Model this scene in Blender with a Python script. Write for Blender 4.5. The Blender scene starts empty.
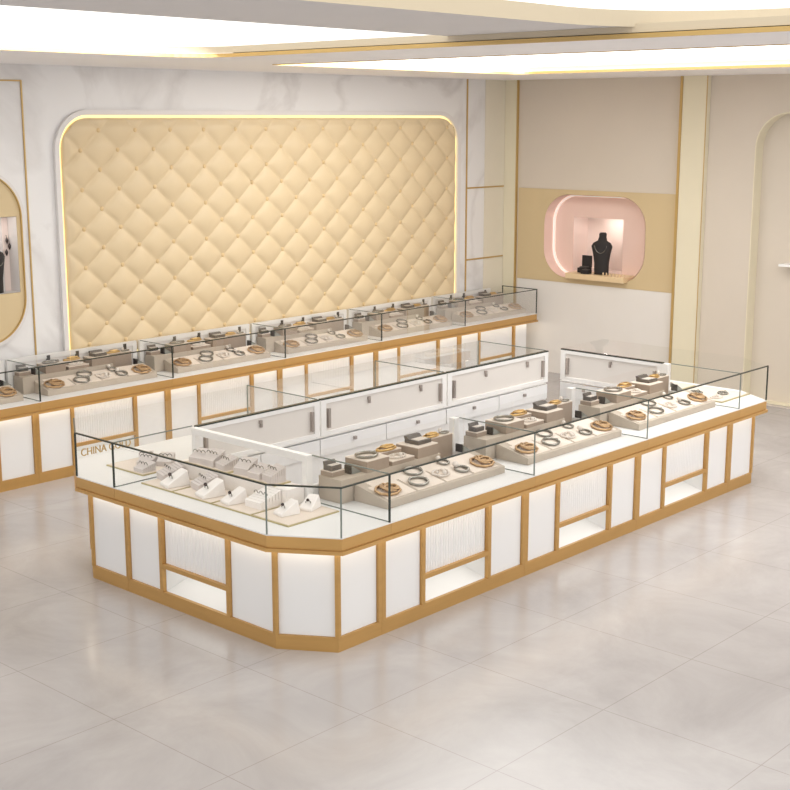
import bpy, bmesh, math, random
from math import pi, sin, cos, tan, atan2, sqrt, hypot
from mathutils import Vector
from mathutils.geometry import tessellate_polygon
random.seed(7)
SC = bpy.context.scene
COL = SC.collection

# ------------------------------------------------------------------ materials
def lin(c):
    c = c / 255.0
    return c / 12.92 if c <= 0.04045 else ((c + 0.055) / 1.055) ** 2.4
def rgb(r, g, b): return (lin(r), lin(g), lin(b), 1.0)
def new_mat(name):
    m = bpy.data.materials.new(name); m.use_nodes = True
    nt = m.node_tree
    for n in list(nt.nodes): nt.nodes.remove(n)
    out = nt.nodes.new('ShaderNodeOutputMaterial')
    return m, nt, out
def principled(name, col, rough=.5, metal=0.0, spec=.5, var=0.0, scale=8.0, bump=0.0, stretch=None, emit=None, emit_s=0.0):
    m, nt, out = new_mat(name)
    b = nt.nodes.new('ShaderNodeBsdfPrincipled')
    nt.links.new(b.outputs[0], out.inputs[0])
    b.inputs['Base Color'].default_value = col
    b.inputs['Roughness'].default_value = rough
    b.inputs['Metallic'].default_value = metal
    b.inputs['Specular IOR Level'].default_value = spec
    if emit:
        b.inputs['Emission Color'].default_value = emit
        b.inputs['Emission Strength'].default_value = emit_s
    if var or bump:
        tc = nt.nodes.new('ShaderNodeTexCoord'); mp = nt.nodes.new('ShaderNodeMapping')
        if stretch: mp.inputs['Scale'].default_value = stretch
        no = nt.nodes.new('ShaderNodeTexNoise'); no.inputs['Scale'].default_value = scale; no.inputs['Detail'].default_value = 5
        nt.links.new(tc.outputs['Object'], mp.inputs[0]); nt.links.new(mp.outputs[0], no.inputs['Vector'])
        if var:
            mx = nt.nodes.new('ShaderNodeMix'); mx.data_type = 'RGBA'
            mx.inputs[6].default_value = tuple(c * (1 - var) for c in col[:3]) + (1,)
            mx.inputs[7].default_value = tuple(min(1, c * (1 + var)) for c in col[:3]) + (1,)
            nt.links.new(no.outputs['Fac'], mx.inputs[0]); nt.links.new(mx.outputs[2], b.inputs['Base Color'])
        if bump:
            bp = nt.nodes.new('ShaderNodeBump'); bp.inputs['Strength'].default_value = bump; bp.inputs['Distance'].default_value = .01
            nt.links.new(no.outputs['Fac'], bp.inputs['Height']); nt.links.new(bp.outputs[0], b.inputs['Normal'])
    return m
def emission(name, col, s):
    m, nt, out = new_mat(name)
    e = nt.nodes.new('ShaderNodeEmission'); e.inputs[0].default_value = col; e.inputs[1].default_value = s
    nt.links.new(e.outputs[0], out.inputs[0]); return m
def glass(name, tint=(.992, .996, .994, 1), refl=.3):
    m, nt, out = new_mat(name)
    t = nt.nodes.new('ShaderNodeBsdfTransparent'); t.inputs[0].default_value = tint
    g = nt.nodes.new('ShaderNodeBsdfGlossy'); g.inputs['Roughness'].default_value = .02
    fr = nt.nodes.new('ShaderNodeFresnel'); fr.inputs['IOR'].default_value = 1.45
    mu = nt.nodes.new('ShaderNodeMath'); mu.operation = 'MULTIPLY'; mu.inputs[1].default_value = refl
    mix = nt.nodes.new('ShaderNodeMixShader')
    nt.links.new(fr.outputs[0], mu.inputs[0]); nt.links.new(mu.outputs[0], mix.inputs[0])
    nt.links.new(t.outputs[0], mix.inputs[1]); nt.links.new(g.outputs[0], mix.inputs[2])
    nt.links.new(mix.outputs[0], out.inputs[0]); return m
def marble(name, base, vein, amount=.5, rough=.25, scale=1.0):
    m, nt, out = new_mat(name)
    b = nt.nodes.new('ShaderNodeBsdfPrincipled'); nt.links.new(b.outputs[0], out.inputs[0])
    b.inputs['Roughness'].default_value = rough
    tc = nt.nodes.new('ShaderNodeTexCoord')
    n1 = nt.nodes.new('ShaderNodeTexNoise'); n1.inputs['Scale'].default_value = .8 * scale; n1.inputs['Detail'].default_value = 7; n1.inputs['Distortion'].default_value = .6
    nt.links.new(tc.outputs['Object'], n1.inputs['Vector'])
    r1 = nt.nodes.new('ShaderNodeValToRGB')
    e = r1.color_ramp.elements
    e[0].position = .44; e[0].color = (0, 0, 0, 1); e[1].position = .5; e[1].color = (1, 1, 1, 1)
    k = e.new(.56); k.color = (0, 0, 0, 1)
    nt.links.new(n1.outputs['Fac'], r1.inputs[0])
    n2 = nt.nodes.new('ShaderNodeTexNoise'); n2.inputs['Scale'].default_value = 1.7 * scale; n2.inputs['Detail'].default_value = 4
    nt.links.new(tc.outputs['Object'], n2.inputs['Vector'])
    mu = nt.nodes.new('ShaderNodeMath'); mu.operation = 'MULTIPLY'
    nt.links.new(r1.outputs[0], mu.inputs[0]); nt.links.new(n2.outputs['Fac'], mu.inputs[1])
    m2 = nt.nodes.new('ShaderNodeMath'); m2.operation = 'MULTIPLY'; m2.inputs[1].default_value = amount
    nt.links.new(mu.outputs[0], m2.inputs[0])
    mx = nt.nodes.new('ShaderNodeMix'); mx.data_type = 'RGBA'; mx.inputs[6].default_value = base; mx.inputs[7].default_value = vein
    nt.links.new(m2.outputs[0], mx.inputs[0]); nt.links.new(mx.outputs[2], b.inputs['Base Color'])
    return m
def floor_mat():
    m, nt, out = new_mat('polished_stone_tile')
    b = nt.nodes.new('ShaderNodeBsdfPrincipled'); nt.links.new(b.outputs[0], out.inputs[0])
    tc = nt.nodes.new('ShaderNodeTexCoord')
    mp = nt.nodes.new('ShaderNodeMapping'); mp.inputs['Location'].default_value = (-3.667 / .889, -2.63 / .889, 0); mp.inputs['Scale'].default_value = (1 / .889,) * 3
    nt.links.new(tc.outputs['Object'], mp.inputs[0])
    br = nt.nodes.new('ShaderNodeTexBrick'); br.offset = 0; br.inputs['Scale'].default_value = 1
    br.inputs['Brick Width'].default_value = 1; br.inputs['Row Height'].default_value = 1
    br.inputs['Mortar Size'].default_value = .0035; br.inputs['Mortar Smooth'].default_value = .3; br.inputs['Bias'].default_value = -1
    br.inputs['Color1'].default_value = (1, 1, 1, 1); br.inputs['Color2'].default_value = (1, 1, 1, 1); br.inputs['Mortar'].default_value = (.78, .75, .73, 1)
    nt.links.new(mp.outputs[0], br.inputs['Vector'])
    n1 = nt.nodes.new('ShaderNodeTexNoise'); n1.inputs['Scale'].default_value = 1.1; n1.inputs['Detail'].default_value = 8; n1.inputs['Roughness'].default_value = .65; n1.inputs['Distortion'].default_value = .8
    nt.links.new(tc.outputs['Object'], n1.inputs['Vector'])
    rp = nt.nodes.new('ShaderNodeValToRGB'); e = rp.color_ramp.elements
    e[0].position = .3; e[0].color = FLOOR_A; e[1].position = .72; e[1].color = FLOOR_B
    nt.links.new(n1.outputs['Fac'], rp.inputs[0])
    mx = nt.nodes.new('ShaderNodeMix'); mx.data_type = 'RGBA'; mx.blend_type = 'MULTIPLY'; mx.inputs[0].default_value = 1
    nt.links.new(rp.outputs[0], mx.inputs[6]); nt.links.new(br.outputs['Color'], mx.inputs[7])
    nt.links.new(mx.outputs[2], b.inputs['Base Color'])
    mr = nt.nodes.new('ShaderNodeMapRange'); mr.inputs[3].default_value = .12; mr.inputs[4].default_value = .3
    nt.links.new(n1.outputs['Fac'], mr.inputs[0]); nt.links.new(mr.outputs[0], b.inputs['Roughness'])
    b.inputs['Specular IOR Level'].default_value = .55
    return m

FLOOR_A = rgb(160, 155, 154); FLOOR_B = rgb(182, 177, 176)
M = {}
M['floor'] = floor_mat()
M['marble'] = marble('white_marble_wall', rgb(230, 228, 227), rgb(178, 171, 168), .6, .3, 1.1)
M['marble_frame'] = principled('pale_stone_frame', rgb(222, 218, 216), .35, var=.03, scale=5)
M['beige_wall'] = principled('beige_plaster', rgb(212, 201, 187), .6, var=.03, scale=2.5)
M['pale_wall'] = principled('pale_grey_plaster', rgb(230, 225, 219), .55, var=.03, scale=3)
M['tan_panel'] = principled('tan_wall_panel', rgb(208, 186, 146), .55, var=.04, scale=3, stretch=(1, 1, .15))
M['cream_metal'] = principled('cream_lacquer', rgb(228, 219, 194), .35, var=.02, scale=3)
M['gold'] = principled('brushed_gold', rgb(193, 151, 90), .38, .35, .5, var=.1, scale=3, stretch=(1, 1, 10))
M['gold_band'] = principled('gold_wood_band', rgb(197, 154, 92), .36, .25, .5, var=.16, scale=2.2, stretch=(1, 1, 6))
M['gold_line'] = principled('gold_inlay', rgb(196, 164, 104), .35, .4)
M['white_panel'] = principled('white_lacquer', rgb(234, 233, 233), .3, spec=.4, var=.012, scale=3)
M['white_deck'] = principled('white_laminate', rgb(232, 231, 230), .35, spec=.4, var=.01, scale=4)
M['white_frame'] = principled('white_powder_coat', rgb(240, 238, 236), .35, var=.01, scale=6)
M['door_panel'] = principled('door_panel_pale', rgb(226, 220, 214), .3, var=.015, scale=3)
M['rear_gloss'] = principled('glossy_rear_panel', rgb(236, 232, 230), .15, 0, .6, var=.02, scale=2)
M['led_warm'] = emission('warm_led_strip', rgb(255, 244, 224), 6.0)
M['led_niche'] = emission('niche_led', rgb(255, 250, 240), 1.6)
M['led_yellow'] = emission('yellow_halo_led', rgb(255, 224, 152), 1.9)
M['ceiling_glow'] = emission('luminous_ceiling', rgb(255, 252, 244), 1.7)
M['cove_glow'] = emission('luminous_cove', rgb(254, 252, 248), 3.6)
M['ceiling'] = principled('ceiling_plaster', rgb(245, 243, 244), .7, var=.01, scale=3)
M['ceiling_grey'] = principled('grey_ceiling_panel', rgb(214, 211, 211), .7, var=.02, scale=2)
M['cream_fascia'] = principled('cream_fascia', rgb(206, 192, 168), .6, var=.01, scale=3)
M['glass'] = glass('clear_glass')
M['glass_edge'] = principled('polished_glass_edge', rgb(46, 52, 46), .25, var=.15, scale=20)
M['glass_seam'] = principled('grey_glass_seam', rgb(120, 128, 122), .25, var=.1, scale=20)
M['taupe'] = principled('taupe_velvet', rgb(188, 175, 160), .8, var=.05, scale=30)
M['taupe_dark'] = principled('brown_velvet', rgb(160, 143, 128), .8, var=.05, scale=30)
M['cream_pad'] = principled('cream_suede', rgb(226, 213, 200), .8, var=.03, scale=40)
M['mat_edge'] = principled('brass_mat_edge', rgb(186, 172, 128), .4, .3)
M['stand_white'] = principled('white_leatherette_stand', rgb(242, 236, 231), .55, var=.04, scale=40)
M['stand_grey'] = principled('grey_leatherette_stand', rgb(214, 205, 201), .55, var=.05, scale=40)
M['black'] = principled('black_velvet', rgb(38, 34, 33), .7, var=.15, scale=30)
M['dark_box'] = principled('charcoal_box', rgb(84, 78, 74), .5, var=.1, scale=20)
M['smoke'] = principled('smoke_grey_acrylic', rgb(140, 142, 136), .2, var=.06, scale=15)
M['jewel_gold'] = principled('yellow_gold', rgb(216, 178, 116), .28, .75, var=.2, scale=60)
M['jewel_rose'] = principled('rose_gold', rgb(190, 156, 116), .3, .6, var=.2, scale=60)
M['silver'] = principled('dark_silver', rgb(150, 146, 138), .22, .75, var=.15, scale=50)
M['pearl'] = principled('pearl', rgb(226, 216, 206), .25, var=.05, scale=40)
M['gem'] = principled('dark_gem', rgb(60, 46, 44), .1, var=.2, scale=50)
M['pink'] = principled('blush_pink_lining', rgb(236, 206, 194), .5, var=.02, scale=4)
M['pink_light'] = principled('pale_blush_back', rgb(240, 222, 214), .4, var=.02, scale=4)
M['pink_glow'] = principled('pink_light_rim', rgb(250, 236, 228), .4, var=.01, emit=rgb(255, 238, 228), emit_s=.35)
M['shelf'] = principled('cream_wood_shelf', rgb(226, 200, 160), .45, var=.06, scale=6, stretch=(1, 6, 1))
M['fabric'] = principled('cream_leather_tufting', rgb(217, 196, 160), .45, spec=.4, var=.03, scale=9)
M['button'] = principled('covered_button', rgb(216, 188, 142), .4, var=.05, scale=30)
M['grey_back'] = principled('grey_niche_back', rgb(226, 220, 216), .5, var=.04, scale=5)
M['metal_lock'] = principled('lock_metal', rgb(176, 166, 160), .3, .6, var=.05, scale=30)

# ------------------------------------------------------------------ mesh builder
class MB:
    def __init__(s): s.v = []; s.f = []
    def quad(s, a, b, c, d):
        n = len(s.v); s.v += [a, b, c, d]; s.f.append((n, n + 1, n + 2, n + 3)); return s
    def hexa(s, p):  # 8 points: bottom 4 ccw, top 4 ccw
        n = len(s.v); s.v += [tuple(q) for q in p]
        s.f += [tuple(n + i for i in t) for t in ((3, 2, 1, 0), (4, 5, 6, 7), (0, 1, 5, 4), (1, 2, 6, 5), (2, 3, 7, 6), (3, 0, 4, 7))]; return s
    def box(s, x0, x1, y0, y1, z0, z1):
        return s.hexa([(x0, y0, z0), (x1, y0, z0), (x1, y1, z0), (x0, y1, z0), (x0, y0, z1), (x1, y0, z1), (x1, y1, z1), (x0, y1, z1)])
    def prism(s, poly, z0, z1):
        n = len(s.v); k = len(poly)
        s.v += [(p[0], p[1], z0) for p in poly] + [(p[0], p[1], z1) for p in poly]
        tri = tessellate_polygon([[Vector((p[0], p[1], 0)) for p in poly]])
        for t in tri:
            a, b, c = t
            A, B, C = poly[a], poly[b], poly[c]
            if (B[0] - A[0]) * (C[1] - A[1]) - (B[1] - A[1]) * (C[0] - A[0]) < 0: b, c = c, b
            s.f.append((n + c, n + b, n + a)); s.f.append((n + k + a, n + k + b, n + k + c))
        for i in range(k):
            j = (i + 1) % k; s.f.append((n + i, n + j, n + k + j, n + k + i))
        return s
    def ribbon(s, pts, din, dout, z0, z1):
        a = offset_path(pts, din); b = offset_path(pts, dout); n = len(pts)
        for i in range(n - 1):
            s.hexa([b[i] + (z0,), b[i + 1] + (z0,), a[i + 1] + (z0,), a[i] + (z0,), b[i] + (z1,), b[i + 1] + (z1,), a[i + 1] + (z1,), a[i] + (z1,)])
        return s
    def tube(s, path, r, n=8, closed=False, flat=1.0):
        m = len(path); base = len(s.v); P = [Vector(p) for p in path]
        for i in range(m):
            t = (P[(i + 1) % m] - P[i - 1]) if closed else (P[min(i + 1, m - 1)] - P[max(i - 1, 0)])
            t.normalize(); up = Vector((0, 0, 1)) if abs(t.z) < .9 else Vector((1, 0, 0))
            a = t.cross(up).normalized(); b = a.cross(t)
            rr = r[i] if isinstance(r, (list, tuple)) else r
            for k in range(n):
                an = 2 * pi * k / n; s.v.append(tuple(P[i] + a * cos(an) * rr + b * sin(an) * rr * flat))
        for i in range(m if closed else m - 1):
            j = (i + 1) % m
            for k in range(n):
                l = (k + 1) % n; s.f.append((base + i * n + k, base + i * n + l, base + j * n + l, base + j * n + k))
        if not closed:
            s.f.append(tuple(base + k for k in range(n))[::-1]); s.f.append(tuple(base + (m - 1) * n + k for k in range(n)))
        return s
    def lathe(s, prof, n=20, c=(0, 0, 0), sy=1.0):
        base = len(s.v)
        for r, z in prof:
            for k in range(n):
                an = 2 * pi * k / n; s.v.append((c[0] + r * cos(an), c[1] + sy * r * sin(an), c[2] + z))
        for i in range(len(prof) - 1):
            for k in range(n):
                l = (k + 1) % n; s.f.append((base + i * n + k, base + i * n + l, base + (i + 1) * n + l, base + (i + 1) * n + k))
        s.f.append(tuple(base + k for k in range(n))[::-1]); s.f.append(tuple(base + (len(prof) - 1) * n + k for k in range(n)))
        return s
    def ball(s, c, r, n=8):
        return s.lathe([(r * sin(pi * i / n) if 0 < i < n else r * .05, -r * cos(pi * i / n)) for i in range(n + 1)], 10, c)
    def mesh(s, name, mat, off=(0, 0, 0), smooth=False, bevel=0.0):
        me = bpy.data.meshes.new(name)
        me.from_pydata([(p[0] - off[0], p[1] - off[1], p[2] - off[2]) for p in s.v], [], s.f)
        bm = bmesh.new(); bm.from_mesh(me)
        bmesh.ops.remove_doubles(bm, verts=bm.verts, dist=1e-6)
        bmesh.ops.recalc_face_normals(bm, faces=bm.faces)
        if bevel: bmesh.ops.bevel(bm, geom=bm.edges[:], offset=bevel, segments=2, affect='EDGES', profile=.6)
        bm.to_mesh(me); bm.free()
        me.materials.append(mat)
        if smooth: me.polygons.foreach_set('use_smooth', [True] * len(me.polygons))
        return me

def offset_path(pts, d):
    """offset to the right-hand side of the path (outward for a counter-clockwise outline)"""
    n = len(pts); nr = []
    for i in range(n - 1):
        dx, dy = pts[i + 1][0] - pts[i][0], pts[i + 1][1] - pts[i][1]; L = hypot(dx, dy); nr.append((dy / L, -dx / L))
    out = []
    for i in range(n):
        if i == 0: m = nr[0]
        elif i == n - 1: m = nr[-1]
        else:
            a, b = nr[i - 1], nr[i]; k = 1 + a[0] * b[0] + a[1] * b[1]; m = ((a[0] + b[0]) / k, (a[1] + b[1]) / k)
        out.append((pts[i][0] + m[0] * d, pts[i][1] + m[1] * d))
    return out

def link(name, me, parent=None, loc=(0, 0, 0), rz=0.0):
    o = bpy.data.objects.new(name, me); COL.objects.link(o); o.location = loc; o.rotation_euler = (0, 0, rz)
    if parent is not None: o.parent = parent
    return o
def tag(o, label, cat, group=None):
    o['label'] = label; o['category'] = cat
    if group: o['group'] = group
    return o
def empty(name, label, cat, loc=(0, 0, 0), group=None, rz=0.0):
    o = bpy.data.objects.new(name, None); COL.objects.link(o); o.location = loc; o.rotation_euler = (0, 0, rz); o.empty_display_size = .05
    return tag(o, label, cat, group)
def part(name, mb, mat, root, smooth=False, bevel=0.0, parent=None):
    """part given in world coordinates; stored local to its thing's base"""
    return link(name, mb.mesh(name, mat, root.location, smooth, bevel), parent or root)
def struct(name, mb, mat, parent=None, smooth=False):
    o = link(name, mb.mesh(name, mat, (0, 0, 0), smooth), parent)
    if parent is None: o['kind'] = 'structure'
    return o

def rrect(x0, x1, y0, y1, r, n=8, corners=(1, 1, 1, 1)):
    out = []
    for (cx, cy, a0), on in zip(((x1 - r, y0 + r, -pi / 2), (x1 - r, y1 - r, 0), (x0 + r, y1 - r, pi / 2), (x0 + r, y0 + r, pi)), corners):
        if on:
            for i in range(n + 1):
                a = a0 + pi / 2 * i / n; out.append((cx + r * cos(a), cy + r * sin(a)))
        else:
            out.append((cx + r * (1 if cx > (x0 + x1) / 2 else -1), cy + r * (1 if cy > (y0 + y1) / 2 else -1)))
    return out
def plate(mb, outer, holes, t0, t1, axis):
    """flat plate with holes; 2D (a,b) mapped by axis: 'x' -> (t,a,b), 'y' -> (a,t,b), 'z' -> (a,b,t)"""
    loops = [outer] + list(holes); flat = [p for l in loops for p in l]
    mp = {'x': lambda a, b, t: (t, a, b), 'y': lambda a, b, t: (a, t, b), 'z': lambda a, b, t: (a, b, t)}[axis]
    tri = tessellate_polygon([[Vector((p[0], p[1], 0)) for p in l] for l in loops])
    n = len(mb.v); k = len(flat)
    mb.v += [mp(a, b, t0) for a, b in flat] + [mp(a, b, t1) for a, b in flat]
    for t in tri: mb.f.append(tuple(n + i for i in t)); mb.f.append(tuple(n + k + i for i in reversed(t)))
    s = 0
    for l in loops:
        m = len(l)
        for i in range(m):
            j = (i + 1) % m; mb.f.append((n + s + i, n + s + j, n + k + s + j, n + k + s + i))
        s += m
    return mb
def loop_wall(mb, loop, t0, t1, axis, inset=0.0):
    mp = {'x': lambda a, b, t: (t, a, b), 'y': lambda a, b, t: (a, t, b), 'z': lambda a, b, t: (a, b, t)}[axis]
    m = len(loop)
    for i in range(m):
        a, b = loop[i], loop[(i + 1) % m]; mb.quad(mp(*a, t0), mp(*b, t0), mp(*b, t1), mp(*a, t1))
    return mb

# ------------------------------------------------------------------ camera
cam = bpy.data.cameras.new('camera'); cam.lens = 1326.43 / 790 * 36; cam.sensor_width = 36; cam.clip_start = .05
co = bpy.data.objects.new('camera', cam); COL.objects.link(co)
co.location = (0, 0, 3.0); co.rotation_euler = (pi / 2 - .20576, 0, .74093 - pi / 2)
SC.camera = co

# ------------------------------------------------------------------ room
XR, YB, ZC = 12.88, 9.974, 3.44
struct('floor', MB().box(-1.5, XR + .5, -1.5, YB + .5, -.06, 0), M['floor'])
# back wall with a cut-out for the display box of the oval niche
NB = [(5.30, 1.546), (6.15, 1.546), (6.15, 2.19), (5.30, 2.19)]
wb = MB(); plate(wb, [(-1.5, 0), (XR, 0), (XR, 3.75), (-1.5, 3.75)], [NB], YB, YB + .1, 'y')
struct('wall_back', wb, M['marble'])
# right wall with cut-outs for the pink niche and for the arched recess
NI = rrect(7.978, 9.368, 1.157, 2.130, .34, 10)
AR = [(4.9, .02), (6.70, .02)] + rrect(4.9, 6.70, .02, 3.06, .36, 10)[11:33] 
AR = [(4.9, .02), (6.70, .02), (6.70, 2.70)] + [(6.34 + .36 * cos(a * pi / 20), 2.70 + .36 * sin(a * pi / 20)) for a in range(1, 11)] + [(4.9, 3.06)]
wr = MB(); plate(wr, [(-1.5, 0), (YB + .1, 0), (YB + .1, 3.75), (-1.5, 3.75)], [NI, AR], XR, XR + .1, 'x')
struct('wall_right', wr, M['beige_wall'])
struct('trim_1', plate(MB(), [(7.58, 1.10), (9.76, 1.10), (9.76, 2.185), (7.58, 2.185)], [NI], XR - .012, XR - .001, 'x'), M['tan_panel'])
struct('trim_2', MB().box(XR - .008, XR - .001, 7.58, 9.76, 0.0, 1.098), M['pale_wall'])
struct('trim_3', MB().box(XR - .03, XR - .001, 9.80, YB - .001, 0, ZC), M['cream_metal'])
struct('trim_4', MB().box(XR - .032, XR - .001, 9.783, 9.798, 0, ZC), M['gold_line'])
# pilaster with gold edges
struct('trim_5', MB().box(XR - .07, XR - .001, 7.25, 7.545, 0, ZC), M['cream_metal'])
struct('trim_6', MB().box(XR - .08, XR - .001, 7.547, 7.575, 0, ZC), M['gold_line'])
struct('trim_7', MB().box(XR - .075, XR - .0702, 7.2505, 7.259, 0, ZC), M['gold_line'])
# arched recess: cream reveal, back, shelf
rv = MB(); ARi = [(a + (.004 if a < 6 else -.004), b - (.004 if b > 1 else -.004)) for a, b in AR]; loop_wall(rv, ARi, XR - .004, XR + .16, 'x')
struct('trim_8', rv, M['cream_metal'])
ed = [(p[0] - (6.70 - 4.9) * 0, p[1]) for p in AR]
arc_o = AR[1:-1]
arc_i = [(p[0] - .012, p[1]) if p[1] < 2.7 else (6.34 + (p[0] - 6.34) * .967, 2.7 + (p[1] - 2.7) * .967) for p in arc_o]
rim = MB()
for i in range(len(arc_o) - 1):
    a, b, c, d = arc_o[i], arc_o[i + 1], arc_i[i + 1], arc_i[i]
    rim.hexa([(XR - .012, *a), (XR - .012, *b), (XR - .012, *c), (XR - .012, *d), (XR + .02, *a), (XR + .02, *b), (XR + .02, *c), (XR + .02, *d)])
struct('trim_9', rim, M['cream_metal'])
struct('wall_alcove', MB().box(XR + .16, XR + .2, 4.8, 6.8, 0, 3.2), M['beige_wall'])
sh = link('wall_shelf', MB().box(XR - .02, XR + .158, 5.0, 6.36, 1.49, 1.515).mesh('wall_shelf', M['white_frame']))
tag(sh, 'thin white shelf inside the arched recess of the beige wall', 'shelf')
# gold inlay lines on the marble wall
def inlay(n, x0, x1, z0, z1): struct('trim_%d' % n, MB().box(x0, x1, YB - .012, YB - .001, z0, z1), M['gold_line'])
inlay(10, 6.268, 6.280, 0.75, 3.312); inlay(11, 3.5, 6.267, 3.300, 3.312)
inlay(12, 12.125, 12.143, .75, ZC); inlay(13, 12.145, 12.84, 2.19, 2.206); inlay(14, 12.145, 12.84, 1.35, 1.366)
struct('trim_15', MB().box(12.47, 12.845, YB - .006, YB - .001, .75, ZC), principled('cream_stone', rgb(224, 216, 198), .35, var=.04, scale=4))
# ------------------------------------------------------------------ ceiling
R1 = rrect(-1.2, 6.52, -1.2, 7.90, .35, 8, (0, 1, 0, 0))
R2 = rrect(7.72, 11.05, -1.2, 8.45, .22, 8, (0, 1, 0, 0))
struct('ceiling', plate(MB(), [(-1.5, -1.5), (XR + .1, -1.5), (XR + .1, YB + .1), (-1.5, YB + .1)], [R1, R2], ZC, ZC + .025, 'z'), M['ceiling'])
def lip(loop, w, z0, z1):
    mb = MB(); m = len(loop); cx = sum(p[0] for p in loop) / m; 
    path = [tuple(p) for p in loop] + [tuple(loop[0])]
    return mb.ribbon(path, -w, 0.0, z0, z1)
struct('trim_16', lip(R1, .016, ZC - .006, ZC + .02), M['gold_line'])
struct('trim_17', lip(R2, .016, ZC - .006, ZC + .02), M['gold_line'])
# recess one: upstand, glowing soffit, grey hanging panel with an oval glowing recess
loopw = MB(); loop_wall(loopw, rrect(-1.2, 6.52, -1.2, 7.92, .35, 8, (0, 1, 0, 0)), ZC + .02, ZC + .072, 'z')
struct('ceiling_upstand', loopw, M['cream_fascia'])
GH = rrect(-1.0, 6.95, -1.0, 4.30, .9, 12, (0, 1, 0, 0))
GHi = rrect(-.996, 6.946, -.996, 4.296, .9, 12, (0, 1, 0, 0))
struct('ceiling_glow', plate(MB(), [(-1.5, -1.5), (7.5, -1.5), (7.5, 8.3), (-1.5, 8.3)], [GH], 3.513, 3.523, 'z'), M['ceiling_glow'])
struct('ceiling_glow_upper', MB().box(-1.3, 7.3, -1.3, 4.6, 3.585, 3.6), M['ceiling_glow'])
struct('ceiling_panel', plate(MB(), [(-1.5, -1.5), (7.48, -1.5), (7.48, 5.52), (-1.5, 5.52)], [GH], 3.50, 3.511, 'z'), M['ceiling_grey'])
gf = MB(); loop_wall(gf, GHi, 3.496, 3.585, 'z'); struct('ceiling_fascia', gf, M['cream_fascia'])
# recess two
l2 = MB(); loop_wall(l2, rrect(7.70, 11.07, -1.2, 8.47, .22, 8, (0, 1, 0, 0)), ZC + .02, ZC + .065, 'z'); struct('ceiling_upstand_two', l2, M['cream_fascia'])
struct('ceiling_glow_two', MB().box(7.55, 11.35, -1.5, 8.75, 3.506, 3.52), M['cove_glow'])
struct('ceiling_roof', MB().box(-1.5, XR + .1, -1.5, YB + .1, 3.75, 3.8), M['ceiling'])

# ------------------------------------------------------------------ tufted wall panel
tp = empty('tufted_panel', 'cream button-tufted upholstered wall panel with glowing rounded edge on the marble wall', 'wall panel', (9.28, YB, .95))
TX0, TX1, TZ0, TZ1, TR = 6.625, 11.905, .90, 3.0, .28
A_, B_ = .395, .171
BX0, BZ0 = 7.009, 2.896
def tuft(x, z):
    u = (x - BX0) / A_; w = (z - BZ0) / (2 * B_)
    p, q = u + w, u - w
    c = abs(sin(pi * p)) * abs(sin(pi * q))
    h = .045 * (c ** .42)
    e = min(x - TX0, TX1 - x, z - TZ0, TZ1 - z)
    return h * max(0.0, min(1.0, e / .07)) ** .5
def inside_rr(x, z):
    cx = min(max(x, TX0 + TR), TX1 - TR); cz = min(z, TZ1 - TR)
    return hypot(x - cx, z - cz) <= TR + 1e-6
pm = MB(); NX, NZ = 320, 150
ids = {}
for i in range(NX + 1):
    for j in range(NZ + 1):
        x = TX0 + (TX1 - TX0) * i / NX; z = TZ0 + (TZ1 - TZ0) * j / NZ
        cx = min(max(x, TX0 + TR), TX1 - TR); cz = min(z, TZ1 - TR)
        d = hypot(x - cx, z - cz)
        if d > TR: x, z = cx + (x - cx) * TR / d, cz + (z - cz) * TR / d
        ids[i, j] = len(pm.v); pm.v.append((x, YB - .022 - tuft(x, z), z))
for i in range(NX):
    for j in range(NZ):
        pm.f.append((ids[i, j], ids[i + 1, j], ids[i + 1, j + 1], ids[i, j + 1]))
rim_ids = [ids[i, 0] for i in range(NX + 1)] + [ids[NX, j] for j in range(1, NZ + 1)] + [ids[i, NZ] for i in range(NX - 1, -1, -1)] + [ids[0, j] for j in range(NZ - 1, 0, -1)]
b0 = len(pm.v)
for r in rim_ids: pm.v.append((pm.v[r][0], YB - .004, pm.v[r][2]))
for k in range(len(rim_ids)):
    l = (k + 1) % len(rim_ids); pm.f.append((rim_ids[k], b0 + k, b0 + l, rim_ids[l]))
part('padding', pm, M['fabric'], tp, smooth=True)
btns = []
for j in range(-14, 3):
    for i in range(-3, 16):
        x = BX0 + A_ * (i + (.5 if j % 2 else 0)); z = BZ0 + B_ * j
        if TX0 + .06 < x < TX1 - .06 and TZ0 + .05 < z < TZ1 - .03 and inside_rr(x, z): btns.append((x, z))
btns.sort(key=lambda p: (p[1] < 1.15, hypot(p[0], YB)))
bme = MB().lathe([(.022, 0), (.021, .006), (.014, .012), (.003, .014)], 10).mesh('button', M['button'], smooth=True)
rest = MB()
for n, (x, z) in enumerate(btns):
    if n < 100:
        o = link('button', bme, tp, (x - tp.location.x, -.026, z - tp.location.z)); o.rotation_euler = (pi / 2, 0, 0)
    else:
        rest.lathe([(.022, 0), (.021, .006), (.014, .012), (.003, .014)], 10)
        for v in range(len(rest.v) - 40, len(rest.v)):
            a = rest.v[v]; rest.v[v] = (x + a[0], YB - .026 - a[2], z + a[1])
if rest.v:
    o = part('button', rest, M['button'], tp, smooth=True); o['kind'] = 'stuff'
FO = rrect(TX0 - .075, TX1 + .085, TZ0 - .06, TZ1 + .075, TR + .08, 14, (0, 1, 1, 0))
FI = rrect(TX0 - .03, TX1 + .03, TZ0 - .02, TZ1 + .03, TR + .03, 14, (0, 1, 1, 0))
part('frame', plate(MB(), FO, [FI], YB - .038, YB - .001, 'y'), M['marble_frame'], tp)
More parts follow.
